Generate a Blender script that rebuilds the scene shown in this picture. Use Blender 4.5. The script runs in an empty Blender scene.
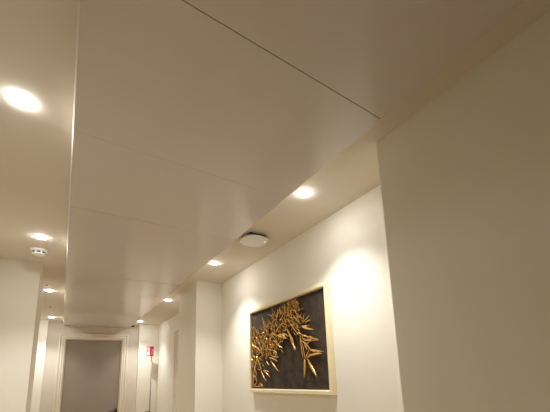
import bpy, bmesh, math, random
from mathutils import Vector, Matrix

C = bpy.context.scene.collection
SC = bpy.context.scene

# ------------------------------------------------------------------ camera, world, exposure
cam_d = bpy.data.cameras.new('camera')
cam = bpy.data.objects.new('camera', cam_d); C.objects.link(cam)
R0 = Vector((0.8166437, -0.5753483, -0.0454678))
R1 = Vector((0.0733190, 0.1815650, -0.9806419))
R2 = Vector((0.5724660, 0.7975014, 0.1904579))
M = Matrix((( R0.x, -R1.x, -R2.x, 0), (R0.y, -R1.y, -R2.y, 0), (R0.z, -R1.z, -R2.z, 0), (0, 0, 0, 1)))
M.translation = Vector((0, 0, 1.5))
cam.matrix_world = M
cam_d.sensor_fit = 'HORIZONTAL'; cam_d.sensor_width = 36.0
cam_d.lens = 329.9 / 550 * 36.0
cam_d.shift_x = (275 - 298.7) / 550
cam_d.shift_y = (309.5 - 206) / 550
cam_d.clip_start = 0.02
SC.camera = cam

w = bpy.data.worlds.new('world'); SC.world = w; w.use_nodes = True
w.node_tree.nodes['Background'].inputs[0].default_value = (0.9, 0.8, 0.68, 1)
w.node_tree.nodes['Background'].inputs[1].default_value = 0.02

SC.view_settings.view_transform = 'Standard'
SC.view_settings.look = 'None'
SC.view_settings.gamma = 1
SC.view_settings.use_curve_mapping = False
SC.view_settings.exposure = 0.98
LAMP_W = 38.0
LAMP_COL = (0.98, 1.0, 1.01)
try:
    SC.cycles.use_denoising = True
    SC.cycles.max_bounces = 12; SC.cycles.diffuse_bounces = 8
    SC.cycles.sample_clamp_indirect = 4.0
except Exception:
    pass

H = 2.65          # ceiling
HB = 2.583        # underside of the bulkhead

# ------------------------------------------------------------------ materials
def mat(name, col, rough=0.6, metal=0.0, spec=0.5, noise=0.0, nscale=8.0, bump=0.0, bscale=60.0, emit=None, estr=0.0):
    m = bpy.data.materials.new(name); m.use_nodes = True
    nt = m.node_tree; b = nt.nodes['Principled BSDF']
    b.inputs['Base Color'].default_value = (*col, 1)
    b.inputs['Roughness'].default_value = rough
    b.inputs['Metallic'].default_value = metal
    b.inputs['Specular IOR Level'].default_value = spec
    tc = nt.nodes.new('ShaderNodeTexCoord')
    if noise:
        n = nt.nodes.new('ShaderNodeTexNoise'); n.inputs['Scale'].default_value = nscale; n.inputs['Detail'].default_value = 4
        nt.links.new(tc.outputs['Object'], n.inputs['Vector'])
        r = nt.nodes.new('ShaderNodeValToRGB')
        r.color_ramp.elements[0].position = 0.3; r.color_ramp.elements[1].position = 0.7
        r.color_ramp.elements[0].color = (*[c * (1 - noise) for c in col], 1)
        r.color_ramp.elements[1].color = (*[min(1, c * (1 + noise)) for c in col], 1)
        nt.links.new(n.outputs['Fac'], r.inputs['Fac']); nt.links.new(r.outputs['Color'], b.inputs['Base Color'])
    if bump:
        n = nt.nodes.new('ShaderNodeTexNoise'); n.inputs['Scale'].default_value = bscale; n.inputs['Detail'].default_value = 5
        nt.links.new(tc.outputs['Object'], n.inputs['Vector'])
        bp = nt.nodes.new('ShaderNodeBump'); bp.inputs['Strength'].default_value = bump; bp.inputs['Distance'].default_value = 0.004
        nt.links.new(n.outputs['Fac'], bp.inputs['Height']); nt.links.new(bp.outputs['Normal'], b.inputs['Normal'])
    if emit:
        b.inputs['Emission Color'].default_value = (*emit, 1); b.inputs['Emission Strength'].default_value = estr
    return m

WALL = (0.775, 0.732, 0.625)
m_wall = mat('cream wall paint', WALL, 0.7, spec=0.3, noise=0.012, nscale=3)
m_ceil = mat('matt ceiling paint', (0.70, 0.642, 0.545), 0.8, spec=0.2, noise=0.012, nscale=2)
m_panel = mat('satin ceiling panel', (0.59, 0.538, 0.50), 0.19, spec=0.5, noise=0.01, nscale=2, bump=0.015, bscale=6)
m_gap = mat('panel joint shadow gap', (0.24, 0.19, 0.14), 0.9)
m_trim = mat('satin cream woodwork', (0.66, 0.585, 0.475), 0.4, spec=0.4, noise=0.03, nscale=5)
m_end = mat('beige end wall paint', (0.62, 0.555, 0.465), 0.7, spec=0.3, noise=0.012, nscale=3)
m_door = mat('taupe door paint', (0.245, 0.205, 0.155), 0.55, spec=0.25, noise=0.03, nscale=3)
m_bronze = mat('dark bronze', (0.06, 0.035, 0.025), 0.4, metal=0.6)
m_white = mat('white plastic', (0.90, 0.89, 0.88), 0.35, noise=0.01)
m_grey = mat('pale grey plastic', (0.80, 0.77, 0.74), 0.4, noise=0.01)
m_dark = mat('black plastic', (0.012, 0.011, 0.010), 0.4)
m_lens = mat('lit lens', (1, 1, 1), 0.5, emit=(0.98, 1.0, 1.02), estr=105)
m_ring = mat('white lamp ring', (0.85, 0.82, 0.76), 0.4)
m_frame = mat('ivory lacquered frame', (0.78, 0.68, 0.43), 0.45, noise=0.03, nscale=12, bump=0.05)
m_board = mat('dark brown canvas', (0.048, 0.034, 0.023), 0.7, spec=0.25, noise=0.4, nscale=14, bump=0.5, bscale=45)
m_gold = mat('gilded relief', (0.66, 0.395, 0.115), 0.26, metal=0.75, noise=0.25, nscale=30, bump=0.25, bscale=120)
m_red = mat('signal red enamel', (0.36, 0.005, 0.018), 0.4)
m_pict = mat('white pictogram', (0.62, 0.56, 0.55), 0.4)
m_pink = mat('faded pink pictogram', (0.62, 0.20, 0.23), 0.4)
m_steel = mat('brushed steel', (0.26, 0.225, 0.185), 0.45, metal=0.4, noise=0.05, nscale=20)
m_led = mat('status led', (0.7, 0.9, 0.8), 0.3, emit=(0.8, 1.0, 0.9), estr=1.2)

def floor_mat():
    m = mat('oak plank floor', (0.36, 0.25, 0.16), 0.45)
    nt = m.node_tree; b = nt.nodes['Principled BSDF']
    tc = nt.nodes.new('ShaderNodeTexCoord'); br = nt.nodes.new('ShaderNodeTexBrick')
    mp = nt.nodes.new('ShaderNodeMapping'); mp.inputs['Rotation'].default_value = (0, 0, math.pi / 2)
    nt.links.new(tc.outputs['Object'], mp.inputs['Vector']); nt.links.new(mp.outputs['Vector'], br.inputs['Vector'])
    br.inputs['Scale'].default_value = 1.0; br.inputs['Brick Width'].default_value = 1.4; br.inputs['Row Height'].default_value = 0.16
    br.inputs['Mortar Size'].default_value = 0.002
    br.inputs['Color1'].default_value = (0.455, 0.33, 0.205, 1); br.inputs['Color2'].default_value = (0.395, 0.28, 0.168, 1)
    br.inputs['Mortar'].default_value = (0.10, 0.07, 0.05, 1)
    nt.links.new(br.outputs['Color'], b.inputs['Base Color'])
    return m
m_floor = floor_mat()

# ------------------------------------------------------------------ helpers
def obj(name, bm, m, parent=None, smooth=False, loc=None):
    me = bpy.data.meshes.new(name)
    bmesh.ops.recalc_face_normals(bm, faces=bm.faces[:])
    bm.to_mesh(me); bm.free()
    me.materials.append(m)
    if smooth:
        for p in me.polygons: p.use_smooth = True
    o = bpy.data.objects.new(name, me); C.objects.link(o)
    if parent is not None: o.parent = parent
    if loc is not None: o.location = loc
    return o

def thing(name, label, cat, loc=(0, 0, 0), rz=0.0, group=None):
    o = bpy.data.objects.new(name, None); C.objects.link(o)
    o.location = loc; o.rotation_euler = (0, 0, rz)
    o['label'] = label; o['category'] = cat
    if group: o['group'] = group
    return o

def struct(o, label=None, cat=None):
    o['kind'] = 'structure'
    if label: o['label'] = label
    if cat: o['category'] = cat
    return o

def box(bm, x0, x1, y0, y1, z0, z1, bev=0.0):
    r = bmesh.ops.create_cube(bm, size=1)
    vs = r['verts']
    for v in vs:
        v.co = Vector((x0 + (v.co.x + .5) * (x1 - x0), y0 + (v.co.y + .5) * (y1 - y0), z0 + (v.co.z + .5) * (z1 - z0)))
    if bev:
        es = list({e for v in vs for e in v.link_edges})
        bmesh.ops.bevel(bm, geom=es, offset=bev, segments=2, affect='EDGES', profile=0.5)

def prism(bm, pts, z0, z1):
    a = [bm.verts.new((x, y, z0)) for x, y in pts]; b = [bm.verts.new((x, y, z1)) for x, y in pts]
    n = len(pts)
    for i in range(n):
        j = (i + 1) % n
        bm.faces.new((a[i], a[j], b[j], b[i]))
    bm.faces.new(a[::-1]); bm.faces.new(b)

def lathe(bm, prof, seg=32, cx=0, cy=0):
    rings = []
    for r, z in prof:
        if r < 1e-6: rings.append([bm.verts.new((cx, cy, z))])
        else: rings.append([bm.verts.new((cx + r * math.cos(2 * math.pi * k / seg), cy + r * math.sin(2 * math.pi * k / seg), z)) for k in range(seg)])
    for a, b in zip(rings, rings[1:]):
        for k in range(seg):
            l = (k + 1) % seg
            if len(a) == 1 and len(b) == 1: continue
            if len(a) == 1: bm.faces.new((a[0], b[l], b[k]))
            elif len(b) == 1: bm.faces.new((a[k], a[l], b[0]))
            else: bm.faces.new((a[k], a[l], b[l], b[k]))

def tube(bm, pts, rad, seg=8):
    pts = [Vector(p) for p in pts]; rings = []
    n = len(pts)
    for i, p in enumerate(pts):
        t = (pts[min(i + 1, n - 1)] - pts[max(i - 1, 0)]).normalized()
        a = t.orthogonal().normalized() if i == 0 else (rings_a - t * rings_a.dot(t)).normalized()
        rings_a = a; b = t.cross(a)
        r = rad[i] if isinstance(rad, (list, tuple)) else rad
        rings.append([bm.verts.new(p + a * r * math.cos(2 * math.pi * k / seg) + b * r * math.sin(2 * math.pi * k / seg)) for k in range(seg)])
    for u, v in zip(rings, rings[1:]):
        for k in range(seg):
            l = (k + 1) % seg
            bm.faces.new((u[k], u[l], v[l], v[k]))
    bm.faces.new(rings[0][::-1]); bm.faces.new(rings[-1])

# ------------------------------------------------------------------ the shell
bm = bmesh.new(); box(bm, -0.9, 2.0, -2.7, 7.9, -0.12, 0.0)
struct(obj('floor', bm, m_floor), 'oak plank floor of the corridor', 'floor')
bm = bmesh.new(); box(bm, -0.9, 2.0, -2.7, 7.9, H, H + 0.15)
struct(obj('ceiling', bm, m_ceil), 'matt upper ceiling either side of the dropped panels', 'ceiling')

bm = bmesh.new()
prism(bm, [(1.235, -2.5), (1.235, 0.968), (1.56, 0.968), (1.56, 3.80), (1.24, 3.80), (1.24, 4.50), (1.63, 4.50),
           (1.63, 7.42), (1.25, 7.42), (1.25, 7.52), (2.0, 7.52), (2.0, -2.5)], 0, H)
struct(obj('wall_right', bm, m_wall), 'cream wall with picture recess and pillar', 'wall')
bm = bmesh.new()
prism(bm, [(-0.62, -2.5), (-0.62, 3.845), (-0.235, 3.845), (-0.235, 4.50), (-0.62, 4.50), (-0.62, 7.42), (-0.268, 7.42), (-0.268, 7.52), (-0.9, 7.52), (-0.9, -2.5)], 0, H)
struct(obj('wall_left', bm, m_wall), 'cream wall stepping out to a pillar', 'wall')
bm = bmesh.new(); box(bm, -0.9, 2.0, -2.7, -2.5, 0, H)
struct(obj('wall_back', bm, m_wall), 'cream wall closing the corridor behind', 'wall')

DX0, DX1, DZ, YE = 0.017, 0.957, 2.332, 7.52
bm = bmesh.new()
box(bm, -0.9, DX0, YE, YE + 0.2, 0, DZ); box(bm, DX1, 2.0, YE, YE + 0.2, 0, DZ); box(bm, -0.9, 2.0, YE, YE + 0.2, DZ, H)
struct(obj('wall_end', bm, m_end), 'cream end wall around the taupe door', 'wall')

# casing swept round a door opening; profile = (offset outwards, projection from the wall)
PROF = [(0.0, 0.0), (0.0, 0.010), (0.008, 0.018), (0.030, 0.018), (0.034, 0.028), (0.042, 0.030), (0.070, 0.026), (0.074, 0.040), (0.082, 0.046), (0.098, 0.046), (0.106, 0.036), (0.106, 0.0)]
def casing(bm, to3d, x0, x1, zt):
    paths = []
    for d, p in PROF:
        paths.append([to3d(x0 - d, 0, p), to3d(x0 - d, zt + d, p), to3d(x1 + d, zt + d, p), to3d(x1 + d, 0, p)])
    vs = [[bm.verts.new(c) for c in pa] for pa in paths]
    n = len(vs)
    for i in range(n):
        j = (i + 1) % n
        for k in range(3):
            bm.faces.new((vs[i][k], vs[i][k + 1], vs[j][k + 1], vs[j][k]))
    bm.faces.new([v[0] for v in vs]); bm.faces.new([v[3] for v in vs][::-1])

def door(name, to3d, x0, x1, zt, label, leaf_m):
    root = bpy.data.objects.new(name, None); C.objects.link(root); struct(root, label, 'door')
    bm = bmesh.new(); casing(bm, to3d, x0, x1, zt); obj('casing', bm, m_trim, root)
    def b8(bm, xa, xb, za, zb, pa, pb):
        q = [to3d(x, z, p) for p in (pa, pb) for z in (za, zb) for x in (xa, xb)]
        v = [bm.verts.new(c) for c in q]
        for f in ((0, 1, 3, 2), (4, 6, 7, 5), (0, 4, 5, 1), (2, 3, 7, 6), (0, 2, 6, 4), (1, 5, 7, 3)):
            bm.faces.new([v[i] for i in f])
    bm = bmesh.new()
    b8(bm, x0 + .003, x1 - .003, 0.006, zt - .003, -0.075, -0.035)
    leaf = obj('leaf', bm, leaf_m, root)
    bm = bmesh.new()
    b8(bm, x0, x0 + .014, 0, zt, -0.035, -0.012); b8(bm, x1 - .014, x1, 0, zt, -0.035, -0.012); b8(bm, x0 + .014, x1 - .014, zt - .014, zt, -0.035, -0.012)
    obj('stop', bm, m_trim, root)
    bm = bmesh.new()
    xh = x1 - 0.045
    tube(bm, [to3d(xh, 0.95, -0.036), to3d(xh, 0.95, 0.018), to3d(xh - .012, 0.95, 0.024), to3d(xh - 0.12, 0.95, 0.024)], 0.010, 10)
    b8(bm, xh - .024, xh + .024, 0.85, 0.99, -0.036, -0.028)
    obj('handle', bm, m_bronze, leaf)
    return root
door('door_1', lambda x, z, p: (x, YE - p, z), DX0, DX1, DZ, 'plain taupe door in a moulded cream frame at the corridor end', m_door)
door('door_2', lambda y, z, p: (1.63 - p, y, z), 5.03, 5.93, 2.245, 'side door frame in the passage wall behind the pillar', m_trim)

# ------------------------------------------------------------------ dropped ceiling bulkhead: carcass with panels
BX0, BX1 = -0.0405, 1.068
root = bpy.data.objects.new('ceiling_bulkhead', None); C.objects.link(root)
struct(root, 'long dropped ceiling of wide satin panels down the middle of the corridor', 'ceiling')
bm = bmesh.new(); box(bm, BX0 + 0.006, BX1 - 0.006, -2.5, YE, HB + 0.012, H)
obj('carcass', bm, m_gap, root)
cuts = [-2.5, -2.29, -1.52, -0.745, 0.028, 0.7985, 1.569, 2.329, 3.10, 3.868, 4.62, 5.39, 6.16, 6.93, 7.52]
gaps = {0.7985: 0.0014, 1.569: 0.0008}
drop = {0.7985: 0.0, 1.569: 0.0006, 2.329: -0.0004, 3.10: 0.0018, 3.868: 0.0}
for k, (y0, y1) in enumerate(zip(cuts, cuts[1:])):
    g0 = gaps.get(y0, 0.0006); g1 = gaps.get(y1, 0.0006)
    dz = drop.get(y0, 0.0)
    bm = bmesh.new(); box(bm, BX0 + 0.0065, BX1, y0 + g0, y1 - g1, HB + dz, HB + dz + 0.018, 0.0008)
    obj('panel', bm, m_panel, root)
bm = bmesh.new()
ep = [(BX0, H), (BX0, HB + 0.011), (BX0 + 0.0015, HB + 0.006), (BX0 + 0.006, HB), (BX0 + 0.0062, HB + 0.0185), (BX0 + 0.006, H)]
ea = [bm.verts.new((x, -2.5, z)) for x, z in ep]; eb = [bm.verts.new((x, YE, z)) for x, z in ep]
for i in range(len(ep)):
    j = (i + 1) % len(ep); bm.faces.new((ea[i], ea[j], eb[j], eb[i]))
obj('edge_profile', bm, m_ceil, root)
for s, xs in ((1, (BX1 - 0.006, BX1)),):
    bm = bmesh.new(); box(bm, xs[0], xs[1], -2.5, YE, HB + 0.0185, H)
    obj('side_fascia', bm, m_ceil, root)

# ------------------------------------------------------------------ downlights
def downlight(x, y, label):
    t = thing('ceiling_downlight', label, 'ceiling light', (x, y, H), 0, 'recessed ceiling downlights')
    bm = bmesh.new(); lathe(bm, [(0.0415, 0.0), (0.0415, -0.0006), (0.0408, -0.0012), (0.0376, -0.0012), (0.0376, 0.0)])
    obj('ring', bm, m_ring, t, True)
    bm = bmesh.new(); lathe(bm, [(0.0374, -0.0012), (0.0355, -0.0035), (0.030, -0.0065), (0.021, -0.0085), (0.010, -0.0095), (0.0, -0.010)])
    obj('lens', bm, m_lens, t, True)
    ld = bpy.data.lights.new('lamp', 'SPOT'); ld.energy = LAMP_W; ld.color = LAMP_COL
    ld.spot_size = math.radians(104); ld.spot_blend = 1.0; ld.shadow_soft_size = 0.008
    lo = bpy.data.objects.new('lamp', ld); C.objects.link(lo); lo.parent = t; lo.location = (0, 0, -0.022)
    return t
for x, y, lab in [
    (-0.216, 1.575, 'large looking glaring downlight alone on the ceiling strip left of the panels'),
    (-0.214, 3.145, 'glowing downlight just in front of the round smoke detector'),
    (-0.200, 4.995, 'glowing downlight just past the left pillar, deeper than the smoke detector'),
    (-0.208, 7.030, 'small downlight above the left corner of the end door frame'),
    (1.205, 1.555, 'bright downlight above the picture, nearer side of the white ceiling unit'),
    (1.195, 3.110, 'bright downlight between the white ceiling unit and the right pillar'),
    (1.204, 4.970, 'downlight beside the panel edge just past the right pillar'),
    (1.188, 7.020, 'faint looking downlight above the red sign, farthest on the right strip')]:
    downlight(x, y, lab)

# ------------------------------------------------------------------ smoke detector
t = thing('smoke_detector', 'round white smoke detector with black slots on the left ceiling strip', 'smoke detector', (-0.238, 3.475, H))
bm = bmesh.new(); lathe(bm, [(0.0, 0.0), (0.064, 0.0), (0.064, -0.012), (0.058, -0.017), (0.0, -0.017)])
obj('base', bm, m_white, t, True)
bm = bmesh.new(); lathe(bm, [(0.0, -0.0175), (0.043, -0.0175), (0.043, -0.0315), (0.0, -0.0315)])
obj('sensing_chamber', bm, m_dark, t)
bm = bmesh.new()
for k in range(8):
    a0 = 2 * math.pi * k / 8 - 1.95; n = 3; hw = 0.13
    vs = []
    for r in (0.042, 0.050):
        for z in (-0.0172, -0.0322):
            vs.append([bm.verts.new((r * math.cos(a0 + hw * (2 * i / n - 1)), r * math.sin(a0 + hw * (2 * i / n - 1)), z)) for i in range(n + 1)])
    for i in range(n):
        for p, q in ((0, 1), (1, 3), (3, 2), (2, 0)):
            bm.faces.new((vs[p][i], vs[p][i + 1], vs[q][i + 1], vs[q][i]))
lathe(bm, [(0.0, -0.032), (0.050, -0.032), (0.048, -0.040), (0.036, -0.045), (0.0, -0.046)])
obj('cap', bm, m_white, t)

# ------------------------------------------------------------------ white access unit on the right strip
t = thing('access_point', 'flat white rounded wireless unit hanging under the right ceiling strip', 'access point', (1.243, 2.330, H), math.radians(0))
bm = bmesh.new(); box(bm, -0.075, 0.075, -0.075, 0.075, -0.028, 0.0, 0.003)
obj('mounting_plate', bm, m_dark, t)
def squircle(r, n=40, e=2.5):
    out = []
    for k in range(n):
        a = 2 * math.pi * k / n; c, s = math.cos(a), math.sin(a)
        out.append((r * abs(c) ** (2 / e) * (1 if c >= 0 else -1), r * abs(s) ** (2 / e) * (1 if s >= 0 else -1)))
    return out
bm = bmesh.new(); rings = []
for r, z in ((0.100, -0.0285), (0.112, -0.031), (0.115, -0.036), (0.110, -0.044), (0.096, -0.049), (0.04, -0.051)):
    rings.append([bm.verts.new((x, y, z)) for x, y in squircle(r)])
for u, v in zip(rings, rings[1:]):
    for k in range(40): bm.faces.new((u[k], u[(k + 1) % 40], v[(k + 1) % 40], v[k]))
bm.faces.new(rings[0][::-1]); bm.faces.new(rings[-1])
body = obj('housing', bm, m_grey, t, True)
bm = bmesh.new(); lathe(bm, [(0.006, -0.047), (0.006, -0.0505), (0.0, -0.052)], 12, 0.075, -0.050)
obj('indicator', bm, m_led, body)

# ------------------------------------------------------------------ small ceiling sensors
for x, y, lab in ((-0.218, 4.70, 'tiny grey ceiling sensor just before the third left downlight'),
                  (-0.212, 6.04, 'tiny grey ceiling sensor between the two farthest left downlights')):
    t = thing('ceiling_sensor', lab, 'sensor', (x, y, H), 0, 'tiny grey ceiling sensors')
    bm = bmesh.new(); lathe(bm, [(0.0, 0.0), (0.032, 0.0), (0.032, -0.003), (0.028, -0.006), (0.018, -0.006)]); obj('flange', bm, m_grey, t, True)
    bm = bmesh.new(); lathe(bm, [(0.018, -0.005), (0.014, -0.012), (0.0, -0.016)]); obj('lens', bm, m_steel, t, True)
t = thing('dome_camera', 'tiny black dome under the ceiling beside the end of the panels', 'camera', (1.125, 7.465, H))
bm = bmesh.new(); lathe(bm, [(0.0, 0.0), (0.040, 0.0), (0.040, -0.018), (0.036, -0.022), (0.0, -0.022)]); obj('mount', bm, m_trim, t, True)
bm = bmesh.new(); lathe(bm, [(0.034, -0.0222), (0.032, -0.036), (0.022, -0.050), (0.0, -0.056)]); obj('dome', bm, m_dark, t, True)

# ------------------------------------------------------------------ framed relief picture
PY0, PY1, PZ0, PZ1, XW, XF = 1.765, 3.005, 1.343, 2.150, 1.5595, 1.517
t = thing('framed_picture', 'framed gold foliage relief on dark canvas hanging on the cream wall', 'picture', (XW, 3.0, 1.34))
def L3(u, v, d=0.0):    # u from the far end towards the viewer, v up, d out of the wall -> local coords of the thing
    return Vector((-d, -u, v))
U0, U1, V0, V1 = -0.005, 1.235, 0.003, 0.810
FW = 0.034
bm = bmesh.new()
fp = [(0.0, 0.0), (0.0, 0.038), (0.004, 0.043), (FW - 0.008, 0.043), (FW - 0.002, 0.039), (FW, 0.033), (FW, 0.012), (FW, 0.0)]
loops = []
for e, d in fp:
    loops.append([bm.verts.new(L3(u, v, d)) for u, v in ((U0 + e, V0 + e), (U1 - e, V0 + e), (U1 - e, V1 - e), (U0 + e, V1 - e))])
for i in range(len(loops)):
    j = (i + 1) % len(loops)
    for k in range(4):
        l = (k + 1) % 4
        bm.faces.new((loops[i][k], loops[i][l], loops[j][l], loops[j][k]))
obj('frame', bm, m_frame, t)
bm = bmesh.new()
n = 40; m_ = 26
A, B, Cc, D = U0 + FW, U1 - FW, V0 + FW, V1 - FW
rnd = random.Random(4)
g = [[bm.verts.new(L3(A + (B - A) * i / n, Cc + (D - Cc) * j / m_, 0.020 + rnd.uniform(-.0008, .0008))) for j in range(m_ + 1)] for i in range(n + 1)]
for i in range(n):
    for j in range(m_): bm.faces.new((g[i][j], g[i + 1][j], g[i + 1][j + 1], g[i][j + 1]))
bk = [bm.verts.new(L3(u, v, 0.004)) for u, v in ((A, Cc), (B, Cc), (B, D), (A, D))]
bm.faces.new(bk)
obj('canvas', bm, m_board, t, True)

SPIKES= [(0.733, 0.703, 0.84, 0.766, 0.0086), (0.768, 0.709, 0.872, 0.756, 0.0086), (0.804, 0.729, 0.892, 0.734, 0.0076), (0.794, 0.744, 0.901, 0.713, 0.0067), (0.695, 0.67, 0.772, 0.764, 0.0086), (0.658, 0.657, 0.7, 0.736, 0.0076), (0.466, 0.654, 0.524, 0.726, 0.0076), (0.506, 0.655, 0.627, 0.737, 0.0086), (0.532, 0.65, 0.583, 0.724, 0.0067), (0.492, 0.636, 0.455, 0.705, 0.0067), (0.313, 0.577, 0.276, 0.711, 0.0086), (0.336, 0.574, 0.335, 0.653, 0.0067), (0.201, 0.532, 0.177, 0.617, 0.0086), (0.055, 0.627, 0.025, 0.712, 0.0086), (0.044, 0.613, 0.133, 0.639, 0.0067), (0.091, 0.56, 0.11, 0.619, 0.0067), (0.859, 0.591, 0.93, 0.629, 0.0067), (0.898, 0.55, 1.033, 0.599, 0.0076), (0.919, 0.557, 0.972, 0.622, 0.0067), (0.939, 0.548, 1.046, 0.555, 0.0086), (0.886, 0.531, 1.07, 0.479, 0.0134), (0.897, 0.533, 1.02, 0.52, 0.0086), (0.86, 0.473, 1.046, 0.419, 0.0105), (0.94, 0.439, 1.13, 0.399, 0.0115), (0.907, 0.41, 1.053, 0.395, 0.0096), (0.754, 0.673, 0.902, 0.545, 0.0096), (0.681, 0.633, 0.88, 0.458, 0.0105), (0.801, 0.69, 0.901, 0.591, 0.0086), (0.819, 0.636, 0.889, 0.562, 0.0076), (0.51, 0.509, 0.696, 0.452, 0.0096), (0.686, 0.547, 0.791, 0.419, 0.0134), (0.745, 0.462, 0.814, 0.343, 0.0143), (0.857, 0.566, 0.842, 0.506, 0.0076), (0.79, 0.551, 0.883, 0.495, 0.0076), (0.83, 0.495, 0.932, 0.458, 0.0086), (0.422, 0.604, 0.398, 0.672, 0.0076), (0.378, 0.568, 0.368, 0.634, 0.0076), (0.727, 0.459, 0.82, 0.34, 0.0143), (0.869, 0.452, 0.912, 0.269, 0.0076), (0.939, 0.418, 1.124, 0.395, 0.0105), (0.96, 0.432, 1.073, 0.415, 0.0096), (0.877, 0.421, 1.028, 0.321, 0.0086), (0.981, 0.334, 1.167, 0.305, 0.0143), (0.958, 0.291, 1.16, 0.293, 0.0134), (0.92, 0.27, 0.912, 0.12, 0.0162), (0.96, 0.266, 1.078, 0.129, 0.0172), (0.92, 0.27, 1.004, 0.334, 0.0076), (1.016, 0.406, 0.944, 0.358, 0.0076), (0.916, 0.387, 0.971, 0.335, 0.0076), (0.889, 0.438, 0.986, 0.397, 0.0086), (0.936, 0.267, 1.054, 0.305, 0.0076), (0.404, 0.286, 0.563, 0.184, 0.0124), (0.35, 0.317, 0.551, 0.268, 0.0096), (0.38, 0.342, 0.566, 0.307, 0.0086), (0.409, 0.382, 0.551, 0.343, 0.0086), (0.493, 0.442, 0.634, 0.378, 0.0105), (0.53, 0.418, 0.643, 0.437, 0.0076), (0.548, 0.504, 0.71, 0.448, 0.0115), (0.587, 0.512, 0.717, 0.477, 0.0086), (0.215, 0.211, 0.341, 0.101, 0.0105), (0.245, 0.207, 0.4, 0.135, 0.0086), (0.259, 0.207, 0.39, 0.184, 0.0076), (0.151, 0.33, 0.236, 0.205, 0.0076), (0.14, 0.228, 0.236, 0.208, 0.0057), (0.043, 0.173, 0.099, 0.136, 0.0057), (0.1, 0.157, 0.14, 0.092, 0.0057), (0.066, 0.114, 0.051, 0.053, 0.0067), (0.134, 0.092, 0.07, 0.059, 0.0057), (0.148, 0.054, 0.252, 0.074, 0.0067), (0.194, 0.085, 0.262, 0.046, 0.0067), (0.073, 0.275, 0.044, 0.21, 0.0076), (0.103, 0.223, 0.155, 0.156, 0.0057), (0.321, 0.291, 0.401, 0.245, 0.0076), (0.038, 0.049, 0.222, 0.05, 0.0057)]
POLY= [(0.022, 0.513), (0.11, 0.563), (0.213, 0.579), (0.369, 0.606), (0.464, 0.684), (0.618, 0.711), (0.747, 0.747), (0.849, 0.727), (0.886, 0.662), (0.895, 0.595), (0.819, 0.525), (0.728, 0.487), (0.665, 0.46), (0.598, 0.408), (0.495, 0.338), (0.351, 0.294), (0.238, 0.273), (0.116, 0.213), (0.022, 0.235)]
def inside(x, y):
    r = False; n = len(POLY)
    for i in range(n):
        (x1, y1), (x2, y2) = POLY[i], POLY[(i + 1) % n]
        if (y1 > y) != (y2 > y) and x < (x2 - x1) * (y - y1) / (y2 - y1) + x1: r = not r
    return r
def spike(bm, u0, v0, u1, v1, wd, d0, d1, seg=6, bend=0.0):
    p = Vector((u0, v0)); q = Vector((u1, v1)); t = (q - p); L = t.length
    if L < 1e-4: return
    t /= L; nn = Vector((-t.y, t.x))
    rings = []
    for s, r in ((0.0, 0.35), (0.18, 0.72), (0.42, 1.0), (0.68, 0.82), (0.88, 0.40), (1.0, 0.03)):
        c = p + t * (L * s) + nn * (bend * L * math.sin(math.pi * s))
        d = d0 + (d1 - d0) * s + 0.25 * wd
        ring = []
        for k in range(seg):
            a = 2 * math.pi * k / seg
            cc = c + nn * (wd * r * math.cos(a))
            ring.append(bm.verts.new(L3(cc.x, cc.y, d + wd * 0.75 * r * math.sin(a))))
        rings.append(ring)
    for x, y in zip(rings, rings[1:]):
        for k in range(seg): bm.faces.new((x[k], x[(k + 1) % seg], y[(k + 1) % seg], y[k]))
    bm.faces.new(rings[0][::-1]); bm.faces.new(rings[-1])
def fit(u, v):
    return (min(max(u, A + 0.006), B - 0.01), min(max(v, Cc + 0.006), D - 0.008))
rnd = random.Random(11)
bm = bmesh.new()
for (u0, v0, u1, v1, wd) in SPIKES:
    u0, v0 = fit(u0, v0); u1, v1 = fit(u1, v1)
    spike(bm, u0, v0, u1, v1, wd * 0.85, 0.028, 0.036 + rnd.uniform(0, .012), 8, rnd.uniform(-.06, .06))
cnt = 0
while cnt < 400:
    u = rnd.uniform(0.03, 0.9); v = rnd.uniform(0.2, 0.76)
    if not inside(u, v): continue
    if v < 0.32 and rnd.random() < 0.35: continue
    cnt += 1
    ang = math.radians(rnd.choice([60, 75, 35, 110, -25, -40, -10, 150, 20]) + rnd.uniform(-22, 22))
    L = rnd.uniform(0.04, 0.10)
    u1, v1 = fit(u + L * math.cos(ang), v + L * math.sin(ang))
    spike(bm, u, v, u1, v1, rnd.uniform(0.0032, 0.0062), rnd.uniform(0.021, 0.036), rnd.uniform(0.026, 0.056), 6, rnd.uniform(-.12, .12))
obj('gilded_leaves', bm, m_gold, t, True)
bm = bmesh.new()
def stem(pts, r=0.006):
    # smooth a polyline a little
    q = []
    for i in range(len(pts) - 1):
        for s in (0, .5): q.append(tuple(pts[i][k] * (1 - s) + pts[i + 1][k] * s for k in (0, 1)))
    q.append(pts[-1])
    tube(bm, [L3(*fit(*p), 0.025) for p in q], [r * (1 - 0.5 * i / len(q)) for i in range(len(q))], 6)
stem([(0.05, 0.08), (0.08, 0.22), (0.16, 0.36), (0.30, 0.44), (0.46, 0.52), (0.62, 0.60), (0.76, 0.68), (0.84, 0.735)], 0.010)
stem([(0.62, 0.60), (0.74, 0.60), (0.83, 0.55), (0.87, 0.45), (0.90, 0.36), (0.92, 0.27)], 0.008)
stem([(0.74, 0.62), (0.86, 0.60), (0.93, 0.555)], 0.006)
stem([(0.83, 0.52), (0.90, 0.44), (0.97, 0.36), (0.98, 0.33)], 0.006)
stem([(0.92, 0.27), (0.96, 0.29), (1.0, 0.33)], 0.006)
stem([(0.30, 0.42), (0.36, 0.34), (0.40, 0.29)], 0.007)
stem([(0.12, 0.33), (0.18, 0.27), (0.23, 0.21)], 0.006)
stem([(0.46, 0.52), (0.50, 0.62), (0.53, 0.66)], 0.006)
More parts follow.
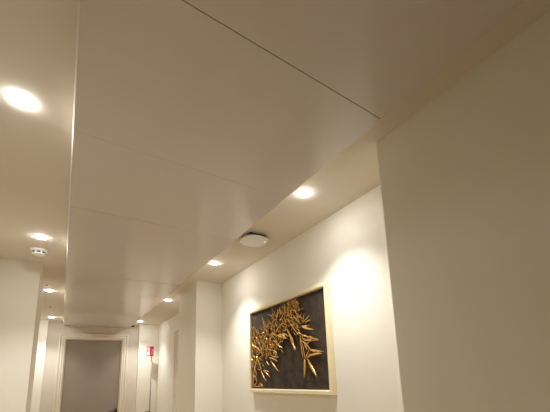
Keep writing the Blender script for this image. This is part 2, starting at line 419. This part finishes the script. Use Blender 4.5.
stem([(0.04, 0.17), (0.10, 0.15), (0.13, 0.10), (0.08, 0.06), (0.05, 0.10)], 0.006)
stem([(0.14, 0.06), (0.19, 0.09), (0.25, 0.06), (0.20, 0.04)], 0.006)
obj('gilded_stem', bm, m_gold, t, True)

# ------------------------------------------------------------------ extinguisher stand with V sign, and the extinguisher on it
SX, SY = 1.475, 7.27
t = thing('extinguisher_stand', 'slim grey post carrying a red folded fire sign by the far right corner', 'sign stand', (SX, SY, 0))
bm = bmesh.new(); lathe(bm, [(0.0, 0.0), (0.115, 0.0), (0.115, 0.008), (0.10, 0.018), (0.02, 0.024), (0.0, 0.024)]); obj('base', bm, m_steel, t, True)
bm = bmesh.new(); tube(bm, [(0, 0, 0.022), (0, 0, 2.10)], 0.0095, 14); obj('post', bm, m_steel, t, True)
bm = bmesh.new(); tube(bm, [(0, -0.008, 0.86), (-0.012, -0.035, 0.85), (-0.012, -0.05, 0.862)], 0.006, 8); obj('hook', bm, m_steel, t)
# folded sign: ridge towards the viewer
ZS0, ZS1 = 1.985, 2.180
FY = -0.040
def wing(s):
    ridge = Vector((-0.036, FY)); end = Vector((-0.036 + s * 0.068, FY + 0.030)) if s > 0 else Vector((-0.036 + s * 0.062, FY + 0.034))
    return ridge, end
def wing_panel(bm, ridge, end, a0, a1, z0, z1, off, th):
    d = (end - ridge); nrm = Vector((d.y, -d.x)).normalized()
    if nrm.y > 0: nrm = -nrm
    P = lambda a, o: ridge + d * a + nrm * o
    v = []
    for o in (off, off + th):
        for z in (z0, z1):
            for a in (a0, a1):
                q = P(a, o); v.append(bm.verts.new((q.x, q.y, z)))
    for f in ((0, 1, 3, 2), (4, 6, 7, 5), (0, 4, 5, 1), (2, 3, 7, 6), (0, 2, 6, 4), (1, 5, 7, 3)):
        bm.faces.new([v[i] for i in f])
bm = bmesh.new()
for s in (-1, 1):
    r, e = wing(s); wing_panel(bm, r, e, 0, 1, ZS0, ZS1, -0.003, 0.003)
box(bm, -0.044, 0.012, FY + 0.006, -0.004, 2.06, 2.075)
sign = obj('sign_panel', bm, m_red, t)
r, e = wing(-1)
bm = bmesh.new(); wing_panel(bm, r, e, 0.14, 0.86, ZS0 + .018, ZS0 + .092, 0.0002, 0.0012); obj('pictogram', bm, m_pict, sign)
bm = bmesh.new(); wing_panel(bm, r, e, 0.14, 0.86, ZS0 + .104, ZS1 - .018, 0.0002, 0.0012); pk = obj('pictogram', bm, m_pink, sign)
bm = bmesh.new()
wing_panel(bm, r, e, 0.38, 0.62, ZS0 + .115, ZS1 - .045, 0.0015, 0.0006); wing_panel(bm, r, e, 0.30, 0.70, ZS1 - .040, ZS1 - .034, 0.0015, 0.0006)
obj('symbol', bm, m_pict, pk)
r, e = wing(1)
bm = bmesh.new()
wing_panel(bm, r, e, 0.30, 0.68, ZS0 + .028, ZS0 + .115, 0.0002, 0.0012); wing_panel(bm, r, e, 0.40, 0.58, ZS0 + .115, ZS0 + .135, 0.0002, 0.0012)
wing_panel(bm, r, e, 0.34, 0.80, ZS0 + .135, ZS0 + .148, 0.0002, 0.0012); wing_panel(bm, r, e, 0.72, 0.82, ZS0 + .070, ZS0 + .135, 0.0002, 0.0012)
obj('pictogram', bm, m_pink, sign)

EX, EY = SX - 0.012, SY - 0.105
t = thing('fire_extinguisher', 'red fire extinguisher hung on the slim post under the red sign', 'fire extinguisher', (EX, EY, 0.36))
bm = bmesh.new(); lathe(bm, [(0.0, 0.012), (0.055, 0.0), (0.074, 0.012), (0.075, 0.40), (0.068, 0.44), (0.045, 0.468), (0.022, 0.478), (0.022, 0.49), (0.0, 0.49)]); obj('cylinder', bm, m_red, t, True)
bm = bmesh.new(); lathe(bm, [(0.0, 0.4902), (0.018, 0.4902), (0.018, 0.53), (0.0, 0.53)], 16); v = obj('valve', bm, m_steel, t, True)
bm = bmesh.new(); tube(bm, [(0.0, 0.0, 0.528), (-0.02, -0.01, 0.550), (-0.09, -0.03, 0.562)], [0.007, 0.008, 0.007], 8); obj('lever', bm, m_dark, v)
bm = bmesh.new(); lathe(bm, [(0.0, 0.502), (0.013, 0.502), (0.013, 0.524), (0.0, 0.524)], 14, 0.0, -0.026); obj('pressure_gauge', bm, m_pict, v, True)
bm = bmesh.new(); tube(bm, [(0.018, 0, 0.515), (0.06, -0.02, 0.50), (0.09, -0.02, 0.42), (0.092, -0.01, 0.25), (0.086, 0, 0.12)], 0.009, 10); obj('hose', bm, m_dark, t, True)
